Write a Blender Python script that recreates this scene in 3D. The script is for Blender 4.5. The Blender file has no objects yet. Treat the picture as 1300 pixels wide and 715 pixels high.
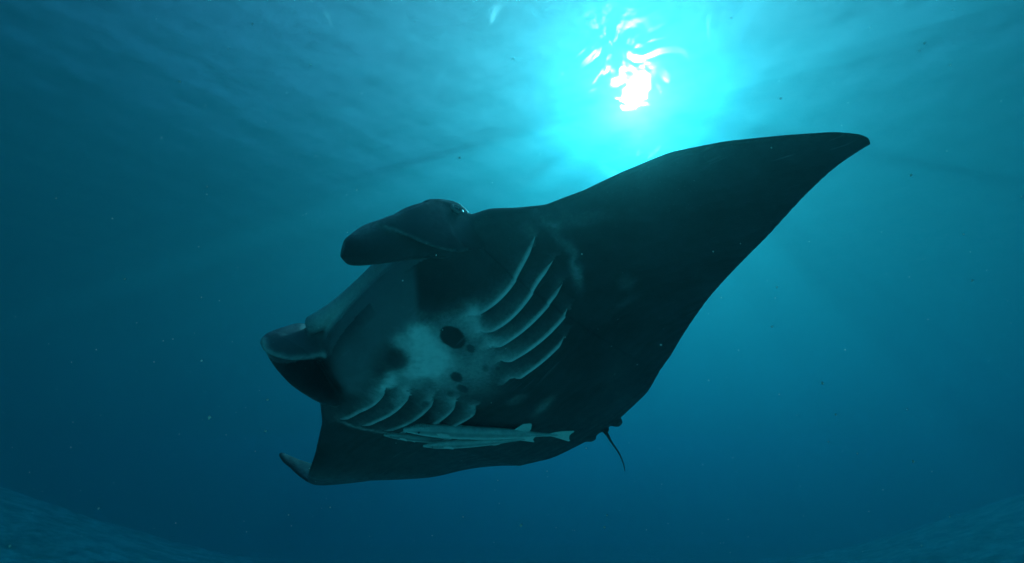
import bpy, math, random
import numpy as np
from mathutils import Vector, Matrix
C = bpy.context.scene.collection
sc = bpy.context.scene
R = math.radians
SURF = 10.5
BED = -1.7
# camera
cam = bpy.data.cameras.new('camera'); cam.sensor_width = 36; cam.lens = 18; cam.clip_end = 2000; cam.clip_start = .05
co = bpy.data.objects.new('camera', cam); C.objects.link(co)
PITCH = R(23.7)
co.rotation_euler = (R(90)+PITCH, 0, 0)
sc.camera = co
# world
SUN_EL, SUN_AZ = R(41.3), R(17.4)
w = bpy.data.worlds.new('World'); sc.world = w; w.use_nodes = True
nt = w.node_tree
sky = nt.nodes.new('ShaderNodeTexSky'); sky.sky_type = 'NISHITA'; sky.sun_disc = False
sky.sun_elevation = SUN_EL; sky.sun_rotation = SUN_AZ; sky.dust_density = 1.0
bg = nt.nodes['Background']; bg.inputs['Strength'].default_value = 0.05
nt.links.new(sky.outputs[0], bg.inputs['Color'])
sd = Vector((math.sin(SUN_AZ)*math.cos(SUN_EL), math.cos(SUN_AZ)*math.cos(SUN_EL), math.sin(SUN_EL)))
sl = bpy.data.lights.new('sun', 'SUN'); sl.energy = 5; sl.angle = R(.9); sl.color = (1, .95, .87)
so = bpy.data.objects.new('sun', sl); C.objects.link(so)
so.rotation_euler = sd.to_track_quat('Z', 'Y').to_euler(); so.location = (0, 0, 20)
sc.view_settings.view_transform = 'Standard'; sc.view_settings.look = 'None'
sc.view_settings.exposure = 1.48; sc.view_settings.gamma = 1
sc.cycles.use_denoising = True
sc.cycles.volume_bounces = 4; sc.cycles.max_bounces = 12; sc.cycles.transparent_max_bounces = 12
sc.cycles.caustics_refractive = True; sc.cycles.caustics_reflective = False
def mat(name):
    m = bpy.data.materials.new(name); m.use_nodes = True; m.node_tree.nodes.clear()
    return m, m.node_tree.nodes, m.node_tree.links
def link_mesh(name, V, F, m, parent=None, smooth=True):
    me = bpy.data.meshes.new(name); me.from_pydata([tuple(v) for v in V], [], [tuple(f) for f in F]); me.update()
    if smooth: me.polygons.foreach_set('use_smooth', [True]*len(me.polygons))
    if m: me.materials.append(m)
    o = bpy.data.objects.new(name, me); C.objects.link(o); o.parent = parent
    return o
# sea surface
def grid(xs, ys, zf):
    X, Y = np.meshgrid(xs, ys); Z = zf(X, Y)
    V = np.stack([X.ravel(), Y.ravel(), Z.ravel()], 1)
    n = len(xs); I = np.arange((len(ys)-1)*n).reshape(-1, n)[:, :-1].ravel()
    return V, np.stack([I, I+1, I+n+1, I+n], 1)
def waves(X, Y):
    rng = np.random.RandomState(3); Z = 0*X
    for k in range(26):
        lam = 7*(.87**k); th = rng.uniform(0, 6.28) if k > 6 else rng.normal(1.2, .5)
        a = (.0006 if k < 9 else .0030)*lam*rng.uniform(.5, 1.1)
        Z = Z + a*np.sin(6.283/lam*(np.cos(th)*X+np.sin(th)*Y)+rng.uniform(0, 6.28))
    return SURF+Z
m, N, K = mat('sea_surface')
out = N.new('ShaderNodeOutputMaterial')
geo = N.new('ShaderNodeNewGeometry')
n1 = N.new('ShaderNodeTexNoise'); n1.inputs['Scale'].default_value = 55.0; n1.inputs['Detail'].default_value = 2; n1.inputs['Roughness'].default_value = .6
K.new(geo.outputs['Position'], n1.inputs['Vector'])
bp = N.new('ShaderNodeBump'); bp.inputs['Strength'].default_value = .6; bp.inputs['Distance'].default_value = .012
K.new(n1.outputs['Fac'], bp.inputs['Height'])
fr = N.new('ShaderNodeFresnel'); fr.inputs['IOR'].default_value = 1.29
K.new(bp.outputs[0], fr.inputs['Normal'])
tr = N.new('ShaderNodeBsdfTransparent')
n3 = N.new('ShaderNodeTexNoise'); n3.inputs['Scale'].default_value = 3.6; n3.inputs['Detail'].default_value = 2; n3.inputs['Distortion'].default_value = .8
K.new(geo.outputs['Position'], n3.inputs['Vector'])
mr = N.new('ShaderNodeMapRange'); mr.inputs[1].default_value = .36; mr.inputs[2].default_value = .66; mr.inputs[3].default_value = .74; mr.inputs[4].default_value = 1.0
K.new(n3.outputs['Fac'], mr.inputs[0]); K.new(mr.outputs[0], tr.inputs['Color'])  # patchy tint imitates wave focusing, so the sun casts light shafts
rf = N.new('ShaderNodeBsdfRefraction'); rf.inputs['IOR'].default_value = 1.02; rf.inputs['Roughness'].default_value = .6
n2 = N.new('ShaderNodeTexNoise'); n2.inputs['Scale'].default_value = .6; n2.inputs['Detail'].default_value = 2.5; n2.inputs['Distortion'].default_value = .6
K.new(geo.outputs['Position'], n2.inputs['Vector'])
bp2 = N.new('ShaderNodeBump'); bp2.inputs['Strength'].default_value = 1; bp2.inputs['Distance'].default_value = 1.2
K.new(n2.outputs['Fac'], bp2.inputs['Height']); K.new(bp2.outputs[0], rf.inputs['Normal'])
gl = N.new('ShaderNodeBsdfGlossy'); gl.inputs['Roughness'].default_value = .05
K.new(bp.outputs[0], gl.inputs['Normal'])
m1 = N.new('ShaderNodeMixShader'); m1.inputs[0].default_value = .35
K.new(tr.outputs[0], m1.inputs[1]); K.new(rf.outputs[0], m1.inputs[2])
m2 = N.new('ShaderNodeMixShader'); K.new(fr.outputs[0], m2.inputs[0]); K.new(m1.outputs[0], m2.inputs[1]); K.new(gl.outputs[0], m2.inputs[2])
K.new(m2.outputs[0], out.inputs['Surface'])
xs = np.concatenate([np.linspace(-85, -25, 41)[:-1], np.linspace(-25, 25, 401), np.linspace(25, 85, 41)[1:]])
V, F = grid(xs, xs, waves)
sea = link_mesh('sea_surface', V, F, m); sea['kind'] = 'structure'
# seabed
def bed(X, Y):
    def hump(cx_, cy_, rx, ry, h): return h*np.exp(-(((X-cx_)/rx)**2+((Y-cy_)/ry)**2))
    r_ = np.hypot(X, Y+2)
    Z = BED-2.6/(1+np.exp(-(Y-7.5)/1.6))+hump(-34, 24, 17, 16, 6.8)+hump(35, 24, 17, 16, 6.8)+6/(1+np.exp((Y+6.2)/1.3))  # last term: unseen bank behind the camera, added to bounce sunlight onto the belly
    rng = np.random.RandomState(5)
    for k in range(22):
        lam = 4*(.84**k); th = rng.uniform(0, 6.28)
        Z = Z+.012*lam*rng.uniform(.4, 1)*np.sin(6.283/lam*(np.cos(th)*X+np.sin(th)*Y)+rng.uniform(0, 6.28))
    return Z
m, N, K = mat('sand')
out = N.new('ShaderNodeOutputMaterial'); b = N.new('ShaderNodeBsdfPrincipled'); K.new(b.outputs[0], out.inputs[0])
b.inputs['Roughness'].default_value = .9
g_ = N.new('ShaderNodeNewGeometry')
def tnoise(scale, detail, rough=.6):
    t_ = N.new('ShaderNodeTexNoise'); t_.inputs['Scale'].default_value = scale; t_.inputs['Detail'].default_value = detail; t_.inputs['Roughness'].default_value = rough
    K.new(g_.outputs['Position'], t_.inputs['Vector']); return t_.outputs['Fac']
sx = N.new('ShaderNodeSeparateXYZ'); K.new(g_.outputs['Position'], sx.inputs[0])
# rubble and turf take over from the clean sand on the far slopes
far_ = N.new('ShaderNodeMapRange'); K.new(sx.outputs['Y'], far_.inputs[0]); far_.inputs[1].default_value = 5; far_.inputs[2].default_value = 11; far_.inputs[3].default_value = 0; far_.inputs[4].default_value = .07
sb_ = N.new('ShaderNodeMath'); sb_.operation = 'SUBTRACT'; K.new(tnoise(1.1, 9, .72), sb_.inputs[0]); K.new(far_.outputs[0], sb_.inputs[1])
r1 = N.new('ShaderNodeValToRGB'); K.new(sb_.outputs[0], r1.inputs[0])
r1.color_ramp.elements[0].position = .34; r1.color_ramp.elements[0].color = (.12, .14, .075, 1)
r1.color_ramp.elements[1].position = .52; r1.color_ramp.elements[1].color = (.71, .70, .58, 1)
K.new(r1.outputs[0], b.inputs['Base Color'])
bs = N.new('ShaderNodeBump'); bs.inputs['Strength'].default_value = .8; bs.inputs['Distance'].default_value = .12
K.new(tnoise(2.2, 8, .65), bs.inputs['Height']); K.new(bs.outputs[0], b.inputs['Normal'])
V, F = grid(xs, xs, bed)
sb = link_mesh('seabed', V, F, m); sb['kind'] = 'structure'
# water
def box(x0, x1, y0, y1, z0, z1):
    V = [(x, y, z) for z in (z0, z1) for y in (y0, y1) for x in (x0, x1)]
    return V, [(0, 2, 3, 1), (4, 5, 7, 6), (0, 1, 5, 4), (2, 6, 7, 3), (0, 4, 6, 2), (1, 3, 7, 5)]
m, N, K = mat('water_haze')
out = N.new('ShaderNodeOutputMaterial'); v = N.new('ShaderNodeVolumePrincipled'); v2 = N.new('ShaderNodeVolumeScatter'); va = N.new('ShaderNodeAddShader')
K.new(v.outputs[0], va.inputs[0]); K.new(v2.outputs[0], va.inputs[1]); K.new(va.outputs[0], out.inputs['Volume'])
v2.inputs['Color'].default_value = (.75, .74, .68, 1); v2.inputs['Density'].default_value = .006; v2.inputs['Anisotropy'].default_value = .945
v.inputs['Density'].default_value = .28
v.inputs['Color'].default_value = (.0015,.046,.050,1)
v.inputs['Absorption Color'].default_value = (.12,.622,.73,1)
v.inputs['Anisotropy'].default_value = .64
hz = link_mesh('haze', *box(-90, 90, -90, 90, BED-6, SURF+1), m, smooth=False); hz['kind'] = 'stuff'
VOX = float('.006')
LEAD = [(0,.168),(.1,.17),(.2,.166),(.28,.157),(.35,.135),(.41,.10),(.46,.05),(.54,.02),(.62,-.045),(.712,-.10),(.871,-.126),(1.03,-.13),(1.196,-.138),(1.347,-.18),(1.495,-.239),(1.594,-.282),(1.645,-.319),(1.659,-.35)]
TRAIL = [(0,-1.375),(.051,-1.38),(.144,-1.368),(.325,-1.336),(.545,-1.225),(.731,-1.063),(.925,-.896),(1.083,-.775),(1.275,-.632),(1.44,-.492),(1.553,-.406),(1.62,-.372),(1.659,-.356)]
def smoothlut(tab, n=1661, k=18):
    x = np.linspace(0, 1.66, n); t = np.array(tab); y = np.interp(x, t[:, 0], t[:, 1])
    yy = np.concatenate([y[1:k+1][::-1], y, 2*y[-1]-y[-k-1:-1][::-1]])
    ker = np.hanning(2*k+3)[1:-1]; ker /= ker.sum()
    return x, np.convolve(yy, ker, 'valid')
LX, LY = smoothlut(LEAD); TX, TY = smoothlut(TRAIL, k=70)
def lead(s): return np.interp(np.abs(s), LX, LY)
def trail(s): return np.interp(np.abs(s), TX, TY)
def prof(x):   # x: 0 leading edge .. 1 trailing edge
    x = np.clip(x, 0, 1)
    y = 5*(.2969*np.sqrt(x)-.126*x-.3516*x*x+.2843*x**3-.1015*x**4)
    return np.clip(y/.5, 0, None)
def blunt(x, a):
    x = np.clip(x, 0, 1)
    front = (1-np.clip(1-x/.22, 0, 1)**2.4)**(1/2.0)
    return (1-a)*prof(x)+a*np.where(x < .22, front, np.minimum(1, .12+.88*prof(x)/prof(.22)))
def half(u, s, core):
    a = np.abs(s)
    x = (lead(s)-u)/np.maximum(lead(s)-trail(s), 1e-4)
    bl = np.clip((.52-a)/.16, 0, 1)
    H = core*np.exp(-(a/.6)**2.2)+.045*np.clip(1-a/1.70, 0, 1)**.8
    return H*blunt(x, bl)
def belly(u, s): return half(u, s, .165)
def back(u, s): return half(u, s, .15)
GILL_NEAR = [[[-0.15, 0.232], [-0.176, 0.285], [-0.196, 0.353], [-0.202, 0.428], [-0.187, 0.5], [-0.167, 0.567], [-0.152, 0.622], [-0.143, 0.639]], [[-0.244, 0.206], [-0.27, 0.256], [-0.289, 0.313], [-0.299, 0.372], [-0.292, 0.434], [-0.277, 0.51], [-0.265, 0.576], [-0.263, 0.626]], [[-0.331, 0.173], [-0.346, 0.232], [-0.371, 0.299], [-0.384, 0.369], [-0.383, 0.448], [-0.375, 0.522], [-0.371, 0.576]], [[-0.419, 0.146], [-0.437, 0.209], [-0.469, 0.271], [-0.479, 0.342], [-0.482, 0.405], [-0.481, 0.494]], [[-0.533, 0.105], [-0.54, 0.169], [-0.563, 0.229], [-0.562, 0.298], [-0.569, 0.372]]]
GILL_FAR = [[[-0.147, -0.259], [-0.169, -0.321], [-0.184, -0.403], [-0.187, -0.484], [-0.175, -0.551], [-0.149, -0.613]], [[-0.238, -0.216], [-0.262, -0.293], [-0.279, -0.381], [-0.282, -0.464], [-0.273, -0.534], [-0.251, -0.587]], [[-0.338, -0.184], [-0.361, -0.252], [-0.375, -0.333], [-0.382, -0.423], [-0.377, -0.497], [-0.353, -0.56]], [[-0.421, -0.139], [-0.446, -0.206], [-0.46, -0.285], [-0.467, -0.361], [-0.459, -0.44], [-0.45, -0.498]], [[-0.531, -0.127], [-0.542, -0.183], [-0.544, -0.253], [-0.54, -0.316], [-0.546, -0.388]]]
PALE = [[-0.117, 0.024, -10.723, 8.928, -6.113, -7.657, 0.8], [-0.071, 0.043, -18.776, 15.424, -13.016, -14.738, 0.6], [-0.208, 0.01, -17.552, 15.152, -9.94, -13.566, 0.6], [-0.189, -0.038, -15.542, 13.093, -8.56, -10.766, 0.6], [-0.163, -0.108, -21.022, 17.012, -11.185, -13.09, 0.45], [-0.133, -0.19, -25.543, 19.659, -13.689, -13.876, 0.5], [-0.139, -0.244, -31.764, 23.913, -16.496, -15.727, 0.6], [-0.216, -0.214, -27.269, 21.671, -13.748, -14.223, 0.35], [-0.038, -0.029, -22.144, 17.528, -16.32, -15.477, 0.4], [-0.236, -0.144, -30.41, 25.159, -15.849, -17.943, 0.3], [-0.161, 0.202, -16.478, 14.761, -10.506, -15.781, 0.4], [-0.168, 0.248, -24.458, 22.225, -16.022, -24.53, 0.5], [-0.226, 0.203, -26.537, 24.368, -16.871, -25.755, 0.4], [-0.1, 0.172, -21.424, 18.517, -14.65, -19.547, 0.25], [-0.304, 0.192, -28.731, 27.079, -18.144, -27.985, 0.35], [-0.159, -0.341, -27.79, 20.213, -13.682, -11.869, 0.4], [-0.238, -0.3, -26.876, 20.805, -13.066, -12.167, 0.3], [-0.805, 0.035, -5.278, 17.849, -34.126, 6.436, 0.35], [-0.643, 0.008, -11.609, 21.003, -38.84, -15.008, 0.25], [-0.57, 0.747, -19.709, 30.866, -17.027, -17.702, 0.16], [-0.658, 0.671, -4.355, 16.845, -50.387, -2.36, 0.1], [-0.228, 0.698, -14.396, 0.891, 5.459, -48.086, 0.25], [-0.369, 0.645, -8.734, -5.989, 29.028, -47.972, 0.38], [-0.185, 0.803, -5.541, 7.946, -33.137, -19.908, 0.2], [-0.141, 0.713, -21.136, 11.62, -23.849, -41.188, 0.22], [-0.114, 0.628, -21.449, 20.915, -51.967, -46.76, 0.22], [0.165, -0.079, -5.345, 6.616, -29.197, -7.032, 0.02]]
DARK = [[-0.169, 0.124, -16.583, 4.576, -0.482, -23.88, 1.0], [-0.071, -0.095, -18.267, 2.892, 3.181, -21.683, 0.75], [-0.264, 0.124, -46.069, 13.58, -1.144, -58.248, 0.8], [-0.321, -0.023, -33.204, 14.896, -3.422, -43.589, 0.9], [-0.385, -0.059, -32.116, 15.212, -3.996, -56.943, 0.8], [-0.382, 0.082, -56.013, 53.019, -33.035, -48.375, 0.6], [-0.373, -0.115, -56.923, 50.797, -30.083, -35.585, 0.6], [-0.429, 0.108, -86.781, 84.64, -49.102, -78.678, 0.7], [-0.248, -0.356, -39.998, 30.357, -37.953, -33.463, 0.4], [-0.337, -0.234, -29.677, 37.089, -62.653, -14.489, 0.5], [-0.24, -0.133, -20.236, 16.842, -18.172, -20.834, 0.4]]
JAW = [[0.157, 0.152, -0.056], [0.109, 0.245, -0.106], [0.065, 0.204, -0.145], [0.007, 0.142, -0.178], [-0.061, 0.073, -0.2], [-0.054, 0.008, -0.201], [-0.031, -0.058, -0.195], [-0.067, -0.204, -0.185], [-0.142, -0.362, -0.155], [-0.093, -0.466, -0.106], [0.04, -0.418, -0.081], [0.118, -0.319, -0.072]]
HAZE = [[-0.289, 0.098, -6.891, 6.315, -4.104, -5.986, 0.3], [-0.312, -0.085, -9.762, 8.56, -5.241, -6.383, 0.3], [-0.321, 0.22, -8.73, 8.326, -5.615, -8.79, 0.22], [-0.213, -0.066, -8.197, 6.91, -4.446, -5.469, 0.25], [-0.131, -0.137, -9.848, 7.752, -5.437, -5.845, 0.2], [-0.408, 0.036, -8.548, 8.076, -4.908, -6.99, 0.3]]

# ---------------------------------------------------------------- manta ray
# body frame: u forward, v towards the raised wing, w towards the back
rngs = np.random.RandomState(11)
LAT = rngs.rand(64, 64, 64)
def vnoise(P):
    Pf = np.floor(P).astype(int); f = P-Pf; f = f*f*(3-2*f); Pf %= 64; Q = (Pf+1) % 64
    r = 0
    for i, a in ((0, Pf[:, 0]), (1, Q[:, 0])):
        for j, b in ((0, Pf[:, 1]), (1, Q[:, 1])):
            for k, c in ((0, Pf[:, 2]), (1, Q[:, 2])):
                wt = (f[:, 0] if i else 1-f[:, 0])*(f[:, 1] if j else 1-f[:, 1])*(f[:, 2] if k else 1-f[:, 2])
                r = r+wt*LAT[a, b, c]
    return r
def fbm(P, sc_, oc=4):
    r = 0; a = .5; t = 0
    for o_ in range(oc):
        r = r+a*vnoise(P*sc_*2**o_+17.3*o_); t += a; a *= .55
    return r/t
def sstep(a, b, x):
    t = np.clip((x-a)/(b-a), 0, 1); return t*t*(3-2*t)
# wing bend: arc length s -> (v, w)
_s = np.linspace(0, 1.8, 721)
_v = np.linspace(0, 1.75, 1751); _w = -.54*(np.clip(_v-.45, 0, 2)/1.06)**1.5
_a = np.concatenate([[0], np.cumsum(np.hypot(np.diff(_v), np.diff(_w)))])
V1 = np.interp(_s, _a, _v); W1 = np.interp(_s, _a, _w); A1 = np.arctan2(np.gradient(W1), np.gradient(V1))
A2 = np.interp(_s, [.3, .45, .6, .85, 1.05, 1.2, 1.35, 1.5, 1.7], [0, -.02, -.03, .0, .62, .64, .5, .6, .7])
_k = np.hanning(41); _k /= _k.sum(); A2 = np.convolve(np.pad(A2, 20, 'edge'), _k, 'valid')
V2 = np.cumsum(np.cos(A2))*(_s[1]-_s[0]); W2 = np.cumsum(np.sin(A2))*(_s[1]-_s[0])
def bend(P):   # flat -> posed
    P = np.asarray(P, float); u, s, h = P[:, 0].copy(), P[:, 1], P[:, 2]; a = np.abs(s); near = s >= 0
    v = np.where(near, np.interp(a, _s, V1), -np.interp(a, _s, V2))
    w_ = np.where(near, np.interp(a, _s, W1), np.interp(a, _s, W2))
    an = np.where(near, np.interp(a, _s, A1), -np.interp(a, _s, A2))
    far = (~near)
    w_ = w_+far*(-.656)*(u+.6)*np.clip((a-.5)/1.1, 0, 1)
    u = u-far*.36*np.clip(a-.55, 0, 1)**1.3
    kk = far*np.clip((a-1.25)/.4, 0, 1)**1.3; u = u+.37*kk; w_ = w_+.11*kk+far*.2*(P[:, 0]+.33)*np.clip((a-1.2)/.4, 0, 1)
    return np.stack([u, v-h*np.sin(an), w_+h*np.cos(an)], 1)
root = bpy.data.objects.new('manta_ray', None); C.objects.link(root)
root['label'] = 'huge black manta ray gliding belly towards the viewer with one wing raised'
root['category'] = 'manta ray'
POSE = Matrix(((-0.69277370, 0.70616449, -0.14627481, -0.46160530), (0.51090808, 0.62374960, 0.59153138, -0.08156542), (0.50895731, 0.33506440, -0.79290246, -2.08111154), (0, 0, 0, 1)))
CAMW = Matrix.Rotation(R(90)+PITCH, 4, 'X')
ROOTM = CAMW @ POSE
root.matrix_world = ROOTM
def world(p): return ROOTM @ Vector(p)

def polydist(P, C_):
    """signed distance (+ forward of the curve), parameter 0..1 along the curve"""
    C_ = np.asarray(C_, float); best = np.full(len(P), 9.); sg = np.zeros(len(P)); tt = np.zeros(len(P))
    L = np.concatenate([[0], np.cumsum(np.hypot(*np.diff(C_, axis=0).T))]); L /= L[-1]
    for i in range(len(C_)-1):
        a, b = C_[i], C_[i+1]; d = b-a; t = np.clip(((P-a)@d)/(d@d), 0, 1); q = P-(a+t[:, None]*d)
        ds = np.hypot(q[:, 0], q[:, 1]); m_ = ds < best
        nrm = np.array([d[1], -d[0]]); nrm = nrm*np.sign(nrm[0])
        best = np.where(m_, ds, best); sg = np.where(m_, np.sign(q@nrm), sg); tt = np.where(m_, L[i]+t*(L[i+1]-L[i]), tt)
    return best*np.where(sg == 0, 1, sg), tt
def resample(C_, n):
    C_ = np.asarray(C_, float); L = np.concatenate([[0], np.cumsum(np.hypot(*np.diff(C_, axis=0).T))]); t = np.linspace(0, L[-1], n)
    x = np.stack([np.interp(t, L, C_[:, 0]), np.interp(t, L, C_[:, 1])], 1)
    for _ in range(max(2, n//8)):
        x[1:-1] = .25*x[:-2]+.5*x[1:-1]+.25*x[2:]
    return x
def smooth_curve(c):
    c = resample(c, 40); t = np.linspace(0, 1, 40)
    return np.stack([np.polyval(np.polyfit(t, c[:, q], 3), t) for q in (0, 1)], 1)
GILLS = [smooth_curve(c) for c in GILL_NEAR+GILL_FAR]
CREASE = resample([(-.125, -.625), (-.19, -.615), (-.26, -.60), (-.32, -.59), (-.39, -.575), (-.48, -.55)], 16)
JP = np.array(JAW)[:, :2]
def inpoly(P, poly):
    m_ = np.zeros(len(P), bool); j = len(poly)-1
    for i in range(len(poly)):
        xi, yi = poly[i]; xj, yj = poly[j]
        m_ ^= ((yi > P[:, 1]) != (yj > P[:, 1])) & (P[:, 0] < (xj-xi)*(P[:, 1]-yi)/(yj-yi+1e-12)+xi); j = i
    return m_
def pigment_and_sheen(P):
    """skin colouring plus painted sheen and slot shade, from the flat body coordinates: pale 0..1, grey 0..1"""
    uv = P[:, :2]; under = P[:, 2] < 0.0
    warp = np.stack([fbm(P+5, 14)-.5, fbm(P+31, 14)-.5], 1)*.05+np.stack([fbm(P+50, 45)-.5, fbm(P+70, 45)-.5], 1)*.022
    Q = uv+warp
    keep = np.ones(len(P))
    for cu, cv, a, b, c, d, amp in PALE+HAZE:
        x = Q-[cu, cv]; r2 = (a*x[:, 0]+b*x[:, 1])**2+(c*x[:, 0]+d*x[:, 1])**2
        keep *= 1-np.clip(amp*1.0*np.exp(-(r2**1.2)*.75), 0, .98)
    pale = np.clip(.5*(1-keep)+.6*sstep(.2, .88, 1-keep), 0, 1)
    d, t = polydist(Q, CREASE); pale = np.maximum(pale, .30*np.exp(-(d/.010)**2)*np.clip(np.minimum(t*5, (1-t)*2), 0, 1))
    for g in GILLS:
        near_ = g[0, 1] > 0
        bb = (Q[:, 0] > g[:, 0].min()-.02) & (Q[:, 0] < g[:, 0].max()+.12) & (Q[:, 1] > g[:, 1].min()-.05) & (Q[:, 1] < g[:, 1].max()+.05)
        if not bb.any(): continue
        d, t = polydist(Q[bb], g)
        k_ = (d > -.004)*np.exp(-np.clip(d, 0, 1)/(.030 if near_ else .036))*(.19+.45*np.exp(-t*4.0))*(1-.35*t)
        pale[bb] = np.maximum(pale[bb], pale[bb]*.6+k_)*(1-.8*(d < -.004)*np.exp(-np.clip(-d-.004, 0, 1)/.016)*np.clip(np.minimum(t, 1-t)*8, 0, 1))  # skin behind each gill edge darkened: slot shade painted in
    Q2 = uv+warp*.22
    for cu, cv, a, b, c, d, amp in DARK:
        x = Q2-[cu, cv]; r = np.sqrt((a*x[:, 0]+b*x[:, 1])**2+(c*x[:, 0]+d*x[:, 1])**2)
        soft = .07 if amp > .95 else .18 if amp > .77 else .45
        pale *= 1-amp*(1-sstep(1-soft, 1+soft, r))
    pale = np.where(under, pale, 0)*(.72+.5*fbm(P+9, 60, 3))
    # sheen painted on head front and near fin tip; paler fin rims and lip
    nz = .7+.6*fbm(P+13, 22, 3)
    fc = (P[:, 0] > .09)*sstep(-.06, -.02, P[:, 2])*sstep(.36, .25, np.abs(P[:, 1]))*(.26+.34*sstep(.05, -.25, P[:, 1]))
    pale = np.maximum(pale, fc*nz)
    def along(poly, rad, amp):
        A = np.array(poly); best = np.full(len(P), 9.)
        near_p = (P[:, 0] > -.1) & (np.abs(P[:, 1]) > .2) & (np.abs(P[:, 1]) < .55); Z = P[near_p]; bz_ = np.full(len(Z), 9.)
        for a, b_ in zip(A[:-1], A[1:]):
            d = b_-a; t = np.clip(((Z-a)@d)/(d@d), 0, 1); bz_ = np.minimum(bz_, np.linalg.norm(Z-a-t[:, None]*d, axis=1))
        best[near_p] = bz_
        return amp*np.exp(-(best/rad)**2)*nz
    pale = np.maximum(pale, along([(.345, -.35, -.15), (.325, -.35, -.19), (.285, -.35, -.20), (.22, -.36, -.175), (.15, -.36, -.125), (.10, -.35, -.08)], .014, .45))
    pale = np.maximum(pale, along([(.38, .29, -.21), (.34, .33, -.15), (.30, .345, -.12)], .04, .26))
    pale = np.maximum(pale, along([(.315, .34, -.19), (.24, .385, -.228), (.17, .41, -.25), (.085, .44, -.235), (.045, .45, -.19)], .008, .18))
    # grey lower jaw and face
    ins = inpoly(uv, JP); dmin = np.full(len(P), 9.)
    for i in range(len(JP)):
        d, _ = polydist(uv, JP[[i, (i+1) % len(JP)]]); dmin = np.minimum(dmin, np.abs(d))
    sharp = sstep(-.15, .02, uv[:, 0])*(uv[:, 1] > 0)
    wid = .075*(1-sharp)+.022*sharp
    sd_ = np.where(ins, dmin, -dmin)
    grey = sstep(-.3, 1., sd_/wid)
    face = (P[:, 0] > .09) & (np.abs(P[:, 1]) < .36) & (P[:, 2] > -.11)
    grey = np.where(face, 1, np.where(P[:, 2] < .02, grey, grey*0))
    grey = np.maximum(grey, .30*(P[:, 0] > -.05)*sstep(.3, .36, P[:, 1])*sstep(.0, .08, P[:, 0])*sstep(.24, .08, P[:, 0])*sstep(-.2, -.05, P[:, 2]))  # flash light on the head side, painted in as grey
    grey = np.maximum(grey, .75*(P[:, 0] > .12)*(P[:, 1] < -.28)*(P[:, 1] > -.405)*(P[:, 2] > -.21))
    grey = np.maximum(grey, .32*sstep(.16, .3, P[:, 0])*(P[:, 1] > .18)*sstep(-.33, -.2, P[:, 2]))  # sheen of the near fin put into the grey tone
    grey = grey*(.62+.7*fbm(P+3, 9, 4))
    return np.clip(pale, 0, 1), np.clip(grey, 0, 1.3)
def set_attr(me, name, vals):
    at = me.attributes.new(name, 'FLOAT', 'POINT'); at.data.foreach_set('value', np.asarray(vals, np.float32))
# skin material
m, N, K = mat('manta_skin'); skin = m
out = N.new('ShaderNodeOutputMaterial'); b = N.new('ShaderNodeBsdfPrincipled'); K.new(b.outputs[0], out.inputs[0])
def attr(n): a = N.new('ShaderNodeAttribute'); a.attribute_name = n; return a.outputs['Fac']
def mixc(f, a, c):
    x = N.new('ShaderNodeMix'); x.data_type = 'RGBA'
    for sock, val in ((x.inputs[0], f), (x.inputs[6], a), (x.inputs[7], c)):
        if hasattr(val, 'links'): K.new(val, sock)
        else: sock.default_value = val
    return x.outputs[2]
tc = N.new('ShaderNodeTexCoord')
def noise(scale, detail=4, rough=.55):
    n = N.new('ShaderNodeTexNoise'); n.inputs['Scale'].default_value = scale; n.inputs['Detail'].default_value = detail; n.inputs['Roughness'].default_value = rough
    K.new(tc.outputs['Object'], n.inputs['Vector']); return n.outputs['Fac']
def ramp(f, a, b_, c0=0., c1=1.):
    r = N.new('ShaderNodeMapRange'); K.new(f, r.inputs[0]); r.inputs[1].default_value = a; r.inputs[2].default_value = b_; r.inputs[3].default_value = c0; r.inputs[4].default_value = c1
    return r.outputs[0]
base = mixc(ramp(noise(5, 7, .62), .38, .68), (.009, .011, .015, 1), (.034, .039, .047, 1))
base = mixc(ramp(noise(1.6, 4), .56, .75, 0, .6), base, (.085, .092, .105, 1))
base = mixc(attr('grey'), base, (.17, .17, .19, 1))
pa_ = attr('pale')
def mth(op, a, c, d=None):
    x = N.new('ShaderNodeMath'); x.operation = op
    for i, val in enumerate((a, c, d)):
        if val is None: continue
        if hasattr(val, 'links'): K.new(val, x.inputs[i])
        else: x.inputs[i].default_value = val
    return x.outputs[0]
# speckled, broken borders to the pale markings
edge = mth('MULTIPLY', pa_, mth('SUBTRACT', 1.0, pa_))
spk = mth('MULTIPLY_ADD', mth('SUBTRACT', noise(75, 5, .75), .5), mth('MULTIPLY', edge, 2.6), pa_)
spk = mth('MAXIMUM', 0.0, mth('MINIMUM', 1.0, spk))
base = mixc(spk, base, (.90, .91, .91, 1))
# faint wisps and scratches
mp = N.new('ShaderNodeMapping'); mp.inputs['Scale'].default_value = (46, 5, 8); mp.inputs['Rotation'].default_value = (0, 0, .5); K.new(tc.outputs['Object'], mp.inputs['Vector'])
nw = N.new('ShaderNodeTexNoise'); nw.inputs['Scale'].default_value = 1; nw.inputs['Detail'].default_value = 3; K.new(mp.outputs[0], nw.inputs['Vector'])
wisp = mth('MULTIPLY', ramp(nw.outputs['Fac'], .64, .76, 0, .22), ramp(noise(2.2, 3), .48, .62))
base = mixc(wisp, base, (.42, .45, .48, 1))
vo = N.new('ShaderNodeTexVoronoi'); vo.inputs['Scale'].default_value = 75; K.new(tc.outputs['Object'], vo.inputs['Vector'])
speck = N.new('ShaderNodeMath'); speck.operation = 'MULTIPLY'; K.new(ramp(vo.outputs['Distance'], .09, .05), speck.inputs[0]); K.new(ramp(noise(3.5, 2), .42, .62, .05, .4), speck.inputs[1])
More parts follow.
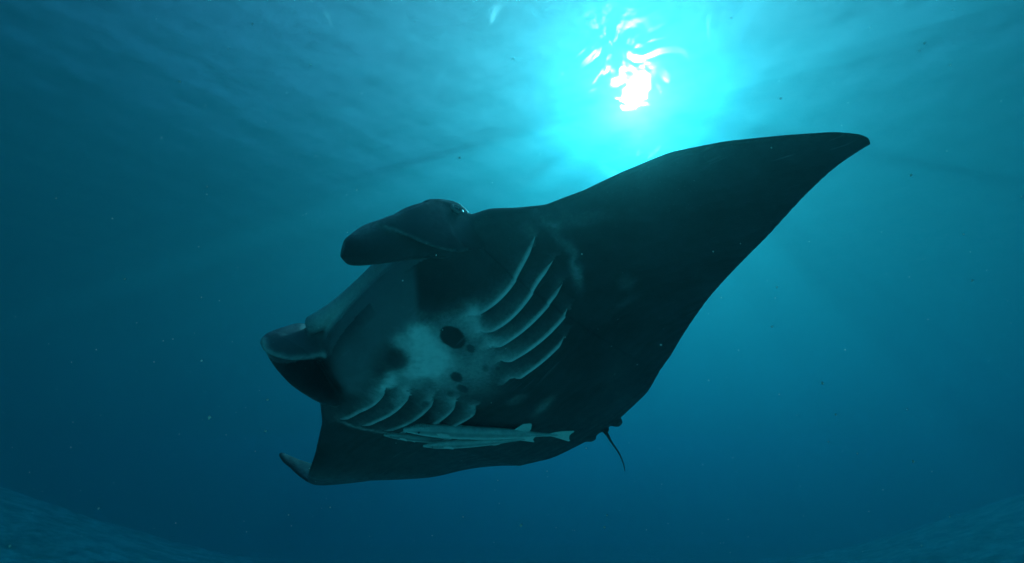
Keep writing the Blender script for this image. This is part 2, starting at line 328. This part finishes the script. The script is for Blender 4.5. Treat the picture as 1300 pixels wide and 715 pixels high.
base = mixc(speck.outputs[0], base, (.5, .53, .55, 1))
K.new(base, b.inputs['Base Color'])
b.inputs['Specular IOR Level'].default_value = .24
K.new(ramp(noise(25, 3), .3, .7, .34, .5), b.inputs['Roughness'])
bu = N.new('ShaderNodeBump'); bu.inputs['Strength'].default_value = .35; bu.inputs['Distance'].default_value = .004
wv = N.new('ShaderNodeTexWave'); wv.inputs['Scale'].default_value = 5; wv.inputs['Distortion'].default_value = 9; wv.inputs['Detail'].default_value = 4; K.new(tc.outputs['Object'], wv.inputs['Vector'])
hs = N.new('ShaderNodeMath'); hs.operation = 'MULTIPLY_ADD'; K.new(wv.outputs['Fac'], hs.inputs[0]); hs.inputs[1].default_value = .8; K.new(noise(140, 4, .7), hs.inputs[2])
K.new(hs.outputs[0], bu.inputs['Height']); K.new(bu.outputs[0], b.inputs['Normal'])

# closed pieces in the flat frame, grown together into one continuous skin
VV, FF = [], []
def add(V, F):
    n = sum(len(x) for x in VV); VV.append(np.asarray(V, float)); FF.extend([tuple(int(i)+n for i in f) for f in F])
S = np.sin(np.linspace(-1, 1, 181)*1.5)/math.sin(1.5)*1.655
tt = (1-np.cos(np.linspace(0, 1, 61)*math.pi))/2
rings = []
for s_ in S:
    l_, t_ = float(lead(s_)), float(trail(s_)); u_ = l_+(t_-l_)*tt; ss = np.full(61, s_)
    rim = .0075*np.sqrt(np.clip(1-(2*tt-1)**6, 0, 1))*min(1, math.sqrt(max(0, 1-(abs(s_)/1.656)**8))+.3)
    bb, kk = -belly(u_, ss)-rim, back(u_, ss)+rim
    top = np.stack([u_, ss, kk], 1); bot = np.stack([u_, ss, bb], 1)[1:-1][::-1]
    rings.append(np.concatenate([top, bot]))
n = len(rings[0]); V = np.concatenate(rings); F = []
for i in range(len(rings)-1):
    for j in range(n):
        F.append((i*n+j, i*n+(j+1) % n, (i+1)*n+(j+1) % n, (i+1)*n+j))
F.append(tuple(range(n))[::-1]); F.append(tuple((len(rings)-1)*n+j for j in range(n)))
add(V, F)
def loft(st, k=20, sub=6, power=2.):
    """st: (top, bottom, half thickness) along a limb; elliptical sections"""
    A = np.array([np.concatenate([a, b_, [c]]) for a, b_, c in st], float)
    x = np.arange(len(A)); xi = np.linspace(0, len(A)-1, (len(A)-1)*sub+1)
    B = np.stack([np.interp(xi, x, A[:, q]) for q in range(7)], 1)
    for _ in range(sub):
        B[1:-1] = .25*B[:-2]+.5*B[1:-1]+.25*B[2:]
    cen = (B[:, :3]+B[:, 3:6])/2; maj = (B[:, :3]-B[:, 3:6])/2; tan = np.gradient(cen, axis=0)
    V = []
    for i in range(len(B)):
        nn = np.cross(tan[i], maj[i]); nn /= np.linalg.norm(nn)+1e-9
        for q in range(k):
            a = 2*math.pi*q/k; V.append(cen[i]+maj[i]*math.cos(a)+nn*B[i, 6]*math.sin(a))
    F = []
    for i in range(len(B)-1):
        for q in range(k): F.append((i*k+q, i*k+(q+1) % k, (i+1)*k+(q+1) % k, (i+1)*k+q))
    F.append(tuple(range(k))[::-1]); F.append(tuple((len(B)-1)*k+q for q in range(k)))
    add(V, F)
def ball(c, r, k=24):
    V, F = [], []
    for i in range(k//2+1):
        for j in range(k):
            a, b_ = math.pi*i/(k//2), 2*math.pi*j/k
            if i in (0, k//2): a = .02 if i == 0 else math.pi-.02
            V.append((c[0]+r[0]*math.cos(a), c[1]+r[1]*math.sin(a)*math.cos(b_), c[2]+r[2]*math.sin(a)*math.sin(b_)))
    for i in range(k//2):
        for j in range(k): F.append((i*k+j, i*k+(j+1) % k, (i+1)*k+(j+1) % k, (i+1)*k+j))
    F.append(tuple(range(k))[::-1]); F.append(tuple((k//2)*k+j for j in range(k)))
    add(V, F)
# head bumps, cephalic fins
ball((.05, .385, .028), (.155, .085, .082)); ball((.05, -.385, .035), (.155, .085, .095))
loft([((-.04, .43, .10), (-.07, .36, -.06), .05), ((.06, .43, .125), (.064, .35, -.14), .055), ((.15, .41, .10), (.154, .32, -.196), .055), ((.243, .36, .0), (.229, .29, -.253), .05),
      ((.308, .315, -.105), (.296, .255, -.295), .045), ((.367, .28, -.17), (.355, .235, -.335), .038), ((.398, .255, -.25), (.390, .24, -.325), .018)])
loft([((-.04, .47, .01), (-.03, .46, -.12), .018), ((.04, .465, .05), (.045, .44, -.19), .018), ((.08, .46, .085), (.085, .435, -.235), .018), ((.16, .435, .075), (.17, .405, -.250), .018), ((.24, .41, -.06), (.24, .375, -.225), .018), ((.30, .35, -.12), (.305, .34, -.195), .011), ((.345, .315, -.165), (.35, .31, -.185), .004)])
loft([((-.04, -.43, .10), (-.06, -.40, -.08), .05), ((.06, -.43, .12), (.09, -.36, -.07), .05), ((.15, -.40, .09), (.15, -.37, -.12), .042), ((.22, -.37, .055), (.22, -.37, -.17), .032),
      ((.285, -.36, -.03), (.285, -.36, -.195), .024), ((.335, -.36, -.10), (.325, -.36, -.19), .018), ((.348, -.36, -.14), (.34, -.36, -.165), .012)])
loft([((-.12, -.52, -.0), (-.10, -.55, -.10), .03), ((.024, -.47, .03), (.024, -.50, -.18), .035), ((.155, -.43, .04), (.155, -.45, -.205), .032), ((.26, -.40, -.04), (.25, -.42, -.18), .025), ((.31, -.38, -.10), (.305, -.385, -.165), .014)])
loft([((.0, .30, .08), (.0, .30, -.02), .05), ((.125, .27, .075), (.125, .27, -.015), .045), ((.145, .1, .075), (.145, .1, -.02), .042), ((.15, -.1, .075), (.15, -.1, -.02), .042), ((.165, -.22, .07), (.165, -.22, -.02), .04), ((.20, -.33, .065), (.20, -.33, -.03), .035)])
# pelvic fins and tail root
loft([((-1.22, .05, .03), (-1.22, .06, -.05), .05), ((-1.33, .07, .02), (-1.33, .085, -.05), .045), ((-1.395, .075, .005), (-1.395, .085, -.035), .034), ((-1.43, .075, -.01), (-1.43, .08, -.025), .02)])
loft([((-1.22, -.05, .03), (-1.22, -.06, -.05), .05), ((-1.33, -.08, .02), (-1.33, -.09, -.05), .055), ((-1.38, -.09, .005), (-1.38, -.10, -.035), .045), ((-1.41, -.09, -.01), (-1.41, -.095, -.025), .02)])
loft([((-1.15, 0, .06), (-1.15, 0, -.06), .06), ((-1.30, .01, .03), (-1.30, .01, -.04), .035), ((-1.40, .005, .0), (-1.40, .005, -.04), .018)])
o = link_mesh('body', np.concatenate(VV), FF, skin)
md = o.modifiers.new('grow', 'REMESH'); md.mode = 'VOXEL'; md.voxel_size = VOX
dg = bpy.context.evaluated_depsgraph_get(); me = bpy.data.meshes.new_from_object(o.evaluated_get(dg))
bpy.data.objects.remove(o)
nv = len(me.vertices); P = np.empty(nv*3); me.vertices.foreach_get('co', P); P = P.reshape(-1, 3)
ed = np.empty(len(me.edges)*2, int); me.edges.foreach_get('vertices', ed); ed = ed.reshape(-1, 2)
deg = np.bincount(ed.ravel(), minlength=nv).astype(float)
def lap(X):
    Y = np.zeros_like(X)
    for q in range(X.shape[1]):
        Y[:, q] = np.bincount(ed[:, 0], X[ed[:, 1], q], nv)+np.bincount(ed[:, 1], X[ed[:, 0], q], nv)
    return Y/deg[:, None]
thick = belly(P[:, 0], P[:, 1])+back(P[:, 0], P[:, 1])
soft = np.clip(thick/.05, .15, 1)[:, None]
for it in range(14):
    P = P+.5*soft*(lap(P)-P)
    if it < 12: P = P-.44*soft*(lap(P)-P)
def displace(P):
    P = P.copy(); u, s, h = P.T
    under = (h < -.02) & (np.abs(s) < .75) & (u < .0) & (u > -.75)
    idx = np.where(under)[0]; D = np.zeros(len(idx)); Q = P[idx, :2]
    for g in GILLS:
        d, t = polydist(Q, g); e = np.clip(np.minimum(t, 1-t)/.12, 0, 1)**.7
        inner = (np.abs(d) < .12)
        D += inner*e*(.016*np.clip(1-d/.09, 0, 1)**1.3*(d >= 0) - .016*np.exp(-np.clip(-d, 0, 1)/.022)*(d < 0))
    P[idx, 2] -= D
    # mouth: a slit across the blunt front, the upper lip set back
    fr_ = (u > .07) & (np.abs(s) < .36)
    k_ = fr_*np.clip((.36-np.abs(s))/.05, 0, 1)
    hm = -.045-.03*(s/.3)**2
    P[:, 0] -= k_*(.022*np.exp(-((h-hm)/.009)**2)+.012*sstep(0, .02, h-hm))
    # crease where the far wing leaves the belly
    return P
pale, grey = pigment_and_sheen(P)
P = displace(P)
Pb = bend(P)
me.vertices.foreach_set('co', Pb.ravel()); me.update()
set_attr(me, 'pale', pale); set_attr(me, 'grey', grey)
me.polygons.foreach_set('use_smooth', [True]*len(me.polygons))
me.materials.clear(); me.materials.append(skin)
body = bpy.data.objects.new('body', me); C.objects.link(body); body.parent = root
print('manta verts', nv)
# gill flaps: thin leaves whose free edge stands off the belly
for gi, g in enumerate(GILLS):
    near_ = gi < 5; n = 48; c = resample(g, n); tan = np.gradient(c, axis=0); tan /= np.hypot(tan[:, 0], tan[:, 1])[:, None]
    nr = np.stack([tan[:, 1], -tan[:, 0]], 1); nr *= np.sign(nr[:, :1]); t = np.linspace(0, 1, n)
    e = np.clip(np.minimum(t/.10, (1-t)/.14), 0, 1)**.6
    ds = [.075, .055, .038, .024, .014, .007, .002, -.003, -.006]
    rows, pa, gy = [], [], []
    for side in (0, 1):
        for d in (ds if side == 0 else ds[::-1]):
            q = c+nr*(d*e)[:, None]
            hb = belly(q[:, 0], q[:, 1]); lift = e*(.0225*np.clip(1-d/.085, 0, 1)**1.5)+.0005-.006*(d > .06)
            th = (.0045 if d > -.004 else .0025)*e+.0004
            hgt = -(hb+.004+lift-(th if side else 0))
            X = np.stack([q[:, 0], q[:, 1], hgt], 1); p_, g_ = pigment_and_sheen(X)
            rim = np.exp(-(max(d, 0)/.0085)**2.5)*(1.0 if near_ else .7)*(1-.45*np.abs(2*t-1)**3)*(.75+.5*fbm(X+2, 30, 2))
            rows.append(bend(X)); pa.append(np.maximum(p_, rim)); gy.append(g_)
    k = len(rows); V = np.concatenate(rows); F = []
    for i in range(k):
        i2 = (i+1) % k
        for j in range(n-1): F.append((i*n+j, i*n+j+1, i2*n+j+1, i2*n+j))
    F.append([i*n for i in range(k)][::-1]); F.append([i*n+n-1 for i in range(k)])
    if not near_: F = [tuple(f[::-1]) for f in F]
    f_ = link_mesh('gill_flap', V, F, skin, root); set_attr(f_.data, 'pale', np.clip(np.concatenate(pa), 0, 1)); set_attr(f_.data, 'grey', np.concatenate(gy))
# eye
m, N, K = mat('eye_black'); out = N.new('ShaderNodeOutputMaterial'); b = N.new('ShaderNodeBsdfPrincipled'); K.new(b.outputs[0], out.inputs[0])
b.inputs['Base Color'].default_value = (.02, .04, .06, 1); b.inputs['Roughness'].default_value = .15
def sphere_mesh(c, r, k=16):
    V, F = [], []
    for i in range(k//2+1):
        for j in range(k):
            a, b_ = math.pi*i/(k//2), 2*math.pi*j/k
            V.append((c[0]+r[0]*math.sin(a)*math.cos(b_), c[1]+r[1]*math.cos(a), c[2]+r[2]*math.sin(a)*math.sin(b_)))
    for i in range(k//2):
        for j in range(k): F.append((i*k+j, (i+1)*k+j, (i+1)*k+(j+1) % k, i*k+(j+1) % k))
    return V, F
EYE = (.1066, .4724-.006, -.0094)
V, F = sphere_mesh(EYE, (.016, .013, .016)); eye_o = link_mesh('eye', V, F, m, root)
# tail
def tube(pts, rad, k=10, sub=6):
    A = np.array(pts, float); x = np.arange(len(A)); xi = np.linspace(0, len(A)-1, (len(A)-1)*sub+1)
    B = np.stack([np.interp(xi, x, A[:, q]) for q in range(3)], 1); r = np.interp(xi, x, rad)
    for _ in range(sub): B[1:-1] = .25*B[:-2]+.5*B[1:-1]+.25*B[2:]
    tan = np.gradient(B, axis=0); V, F = [], []
    for i in range(len(B)):
        t_ = tan[i]/np.linalg.norm(tan[i]); a = np.cross(t_, (0, 0, 1.)); a /= np.linalg.norm(a); c = np.cross(t_, a)
        for q in range(k):
            an = 2*math.pi*q/k; V.append(B[i]+r[i]*(a*math.cos(an)+c*math.sin(an)))
    for i in range(len(B)-1):
        for q in range(k): F.append((i*k+q, i*k+(q+1) % k, (i+1)*k+(q+1) % k, (i+1)*k+q))
    F.append(tuple(range(k))[::-1]); F.append(tuple((len(B)-1)*k+q for q in range(k)))
    return V, F
def torus(c, n_, r0, r1, k=28, q_=8):
    n_ = np.array(n_, float); n_ /= np.linalg.norm(n_); a = np.cross(n_, (1, 0, 0)); a /= np.linalg.norm(a); e = np.cross(n_, a); V = []; F = []
    for i in range(k):
        th = 2*math.pi*i/k; d = a*math.cos(th)+e*math.sin(th)
        for j in range(q_):
            ph = 2*math.pi*j/q_; V.append(np.array(c)+d*(r0+r1*math.cos(ph))+n_*r1*math.sin(ph))
    for i in range(k):
        for j in range(q_): F.append((i*q_+j, ((i+1) % k)*q_+j, ((i+1) % k)*q_+(j+1) % q_, i*q_+(j+1) % q_))
    return V, F
V, F = torus((.1066, .4734, -.0090), (.198, .976, .09), .021, .006); lid = link_mesh('eyelid', V, F, skin, eye_o)
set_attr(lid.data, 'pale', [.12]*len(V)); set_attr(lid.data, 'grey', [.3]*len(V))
V, F = tube([(-1.32, .01, -.02), (-1.40, .0, -.05), (-1.447, -.02, -.056), (-1.582, -.06, -.053), (-1.692, -.11, -.058), (-1.757, -.15, -.053)], [.015, .009, .006, .0045, .003, .0015])
link_mesh('tail', V, F, skin, root)

# ---------------------------------------------------------------- remoras
m, N, K = mat('remora_skin'); rem = m
out = N.new('ShaderNodeOutputMaterial'); b = N.new('ShaderNodeBsdfPrincipled'); K.new(b.outputs[0], out.inputs[0])
tc = N.new('ShaderNodeTexCoord')
base = mixc(ramp(noise(30, 5), .3, .7), (.50, .54, .55, 1), (.70, .74, .74, 1)); base = mixc(attr('stripe'), base, (.09, .11, .12, 1)); base = mixc(attr('pale'), base, (.85, .88, .86, 1))
K.new(base, b.inputs['Base Color']); b.inputs['Roughness'].default_value = .42; b.inputs['Specular IOR Level'].default_value = .4
TOP = [(0, .012), (.04, .027), (.1, .034), (.2, .038), (.3, .036), (.45, .031), (.6, .026), (.7, .016), (.8, .008), (.9, .008)]
BOT = [(0, -.002), (.04, -.010), (.1, -.022), (.2, -.035), (.3, -.041), (.45, -.044), (.6, -.036), (.7, -.023), (.8, -.011), (.9, -.009)]
def remora(L, snout, tail, side_hint, label, bend_amt=0., dim=0.):
    r_ = bpy.data.objects.new('remora', None); C.objects.link(r_)
    a = world(snout); d = (world(tail)-a).normalized(); up = ROOTM.to_3x3() @ Vector(side_hint); up = (up-d*up.dot(d)).normalized(); y = up.cross(d)
    r_.matrix_world = Matrix(((d.x, y.x, up.x, a.x), (d.y, y.y, up.y, a.y), (d.z, y.z, up.z, a.z), (0, 0, 0, 1)))
    r_['label'] = label; r_['category'] = 'fish'; r_['group'] = 'remoras clinging under the manta ray'
    xs_ = np.concatenate([[0], np.linspace(.006, .9, 50)]); k = 20
    tz = np.interp(xs_, *zip(*TOP)); bz = np.interp(xs_, *zip(*BOT)); hw = np.interp(xs_, [0, .05, .15, .3, .6, .8, .9], [.006, .022, .033, .036, .026, .011, .004])
    for arr in (tz, bz, hw):
        for _ in range(5): arr[1:-1] = .25*arr[:-2]+.5*arr[1:-1]+.25*arr[2:]
    V, st, pl_ = [], [], []
    def sway(x): return bend_amt*math.sin(x*3.4)
    for i, x in enumerate(xs_):
        for q in range(k):
            an = 2*math.pi*q/k; zc = (tz[i]+bz[i])/2; zz = zc+(tz[i]-bz[i])/2*math.cos(an)
            V.append((x*L, (hw[i]*math.sin(an)+sway(x))*L, zz*L))
            st.append(dim+(.75-dim*.5)*math.exp(-((math.cos(an)-.15)/.3)**2)*min(1, x*14)*(1-.4*x)); pl_.append(.35*(math.cos(an) < -.5))
    F = []
    for i in range(len(xs_)-1):
        for q in range(k): F.append((i*k+q, i*k+(q+1) % k, (i+1)*k+(q+1) % k, (i+1)*k+q))
    F.append(tuple(range(k))[::-1]); F.append(tuple((len(xs_)-1)*k+q for q in range(k)))
    o = link_mesh('body', V, F, rem, r_); set_attr(o.data, 'stripe', st); set_attr(o.data, 'pale', pl_)
    def fin(name, outline, y0, th=.002, lean=0., pale=.5):
        n = len(outline); V = []
        for sgn in (1, -1):
            for x, z in outline: V.append((x*L, (y0+sgn*th+lean*abs(z)+sway(x))*L, z*L))
        F = [tuple(range(n)), tuple(range(2*n-1, n-1, -1))]+[(i, n+i, n+(i+1) % n, (i+1) % n) for i in range(n)]
        o = link_mesh(name, V, F, rem, r_, smooth=False); set_attr(o.data, 'stripe', [.15]*(2*n)); set_attr(o.data, 'pale', [pale]*(2*n)); return o
    fin('dorsal_fin', [(.58, .015), (.62, .026), (.65, .055), (.67, .080), (.68, .088), (.70, .084), (.715, .066), (.72, .036), (.712, .005)], 0)
    fin('anal_fin', [(.56, -.03), (.60, -.045), (.63, -.052), (.66, -.047), (.71, -.02), (.68, -.01)], 0, pale=.3)
    fin('caudal_fin', [(.845, .006), (.88, .020), (.92, .029), (.96, .033), (.995, .036), (1.0, .030), (.985, .016), (.978, 0), (.985, -.024), (.998, -.038), (.985, -.042), (.94, -.029), (.89, -.016), (.845, -.007)], 0, pale=.55)
    fin('pectoral_fin', [(.165, .018), (.185, .034), (.21, .05), (.228, .056), (.235, .048), (.232, .03), (.225, .012)], .028, lean=.25, pale=.25)
    fin('pectoral_fin', [(.165, .018), (.19, .02), (.23, .012), (.26, -.01), (.255, -.02), (.22, -.012), (.18, .0)], -.032, lean=-.3, pale=.35)
    fin('pelvic_fin', [(.25, -.030), (.28, -.050), (.33, -.078), (.355, -.086), (.36, -.078), (.33, -.056), (.30, -.030)], .012, lean=.15, pale=.95)
    # sucking disc on the crown: rim and ridges
    Vd, Fd = [], []
    for i in range(9):
        x0 = .035+.012*i; hw_ = .017*math.sin(math.pi*(i+1.2)/11); z0 = float(np.interp(x0, xs_, tz))
        n = len(Vd)
        for (xx, yy, zz) in ((x0, -hw_, z0-.004), (x0, hw_, z0-.004), (x0, hw_, z0+.005), (x0, -hw_, z0+.005), (x0+.006, -hw_, z0-.004), (x0+.006, hw_, z0-.004), (x0+.006, hw_, z0+.003), (x0+.006, -hw_, z0+.003)): Vd.append((xx*L, yy*L, zz*L))
        Fd += [(n, n+1, n+2, n+3), (n+7, n+6, n+5, n+4), (n, n+4, n+5, n+1), (n+1, n+5, n+6, n+2), (n+2, n+6, n+7, n+3), (n+3, n+7, n+4, n)]
    o = link_mesh('sucking_disc', Vd, Fd, rem, r_, smooth=False); set_attr(o.data, 'stripe', [.1]*len(Vd)); set_attr(o.data, 'pale', [.5]*len(Vd))
    for sg in (1, -1):
        V, F = sphere_mesh((.075*L, sg*.026*L, .012*L), (.006*L, .004*L, .006*L), 10); link_mesh('eye', V, F, eye_m, r_)
    return r_
eye_m = bpy.data.materials['eye_black']
def under(p, off): return (p[0], p[1], p[2]-off)
remora(.842, (-.3567, -.4111, -.2182), (-1.1117, -.0417, -.1503), (.5, .82, .2), 'largest pale remora, topmost of three, its forked tail clear against the dark belly', .006)
remora(.537, (-.50, -.4517, -.2158), (-.9389, -.1434, -.179), (.5, .82, .1), 'pale remora overlapping the underside of the largest one, a white fin tip hanging down', .004, .08)
remora(.414, (-.3377, -.5272, -.1781), (-.7075, -.3401, -.1768), (.5, .82, .15), 'smaller dim remora nearest the manta head, its rear half hidden behind another remora', .0, .3)

# ---------------------------------------------------------------- drifting specks
m, N, K = mat('plankton'); out = N.new('ShaderNodeOutputMaterial'); b = N.new('ShaderNodeBsdfPrincipled'); K.new(b.outputs[0], out.inputs[0])
b.inputs['Base Color'].default_value = (.7, .75, .72, 1); b.inputs['Roughness'].default_value = .6
rn = random.Random(4); V, F = [], []
for i in range(750):
    d = rn.uniform(.7, 4.5); x = rn.uniform(-1.05, 1.05)*d; z = rn.uniform(-.6, .6)*d
    p = CAMW @ Vector((x, z, -d)); r = rn.uniform(.0006, .0016)*rn.choice((.6, .8, 1, 1.2, 1.4, 1.9))
    n = len(V)
    for a in ((1, 0, 0), (-1, 0, 0), (0, 1, 0), (0, -1, 0), (0, 0, 1), (0, 0, -1)):
        V.append((p.x+a[0]*r*rn.uniform(.6, 1.4), p.y+a[1]*r*rn.uniform(.6, 1.4), p.z+a[2]*r*rn.uniform(.6, 1.4)))
    F += [(n+a, n+b_, n+c) for a, b_, c in ((0, 2, 4), (2, 1, 4), (1, 3, 4), (3, 0, 4), (2, 0, 5), (1, 2, 5), (3, 1, 5), (0, 3, 5))]
sn = link_mesh('drifting_plankton', V, F, m, smooth=False); sn['kind'] = 'stuff'
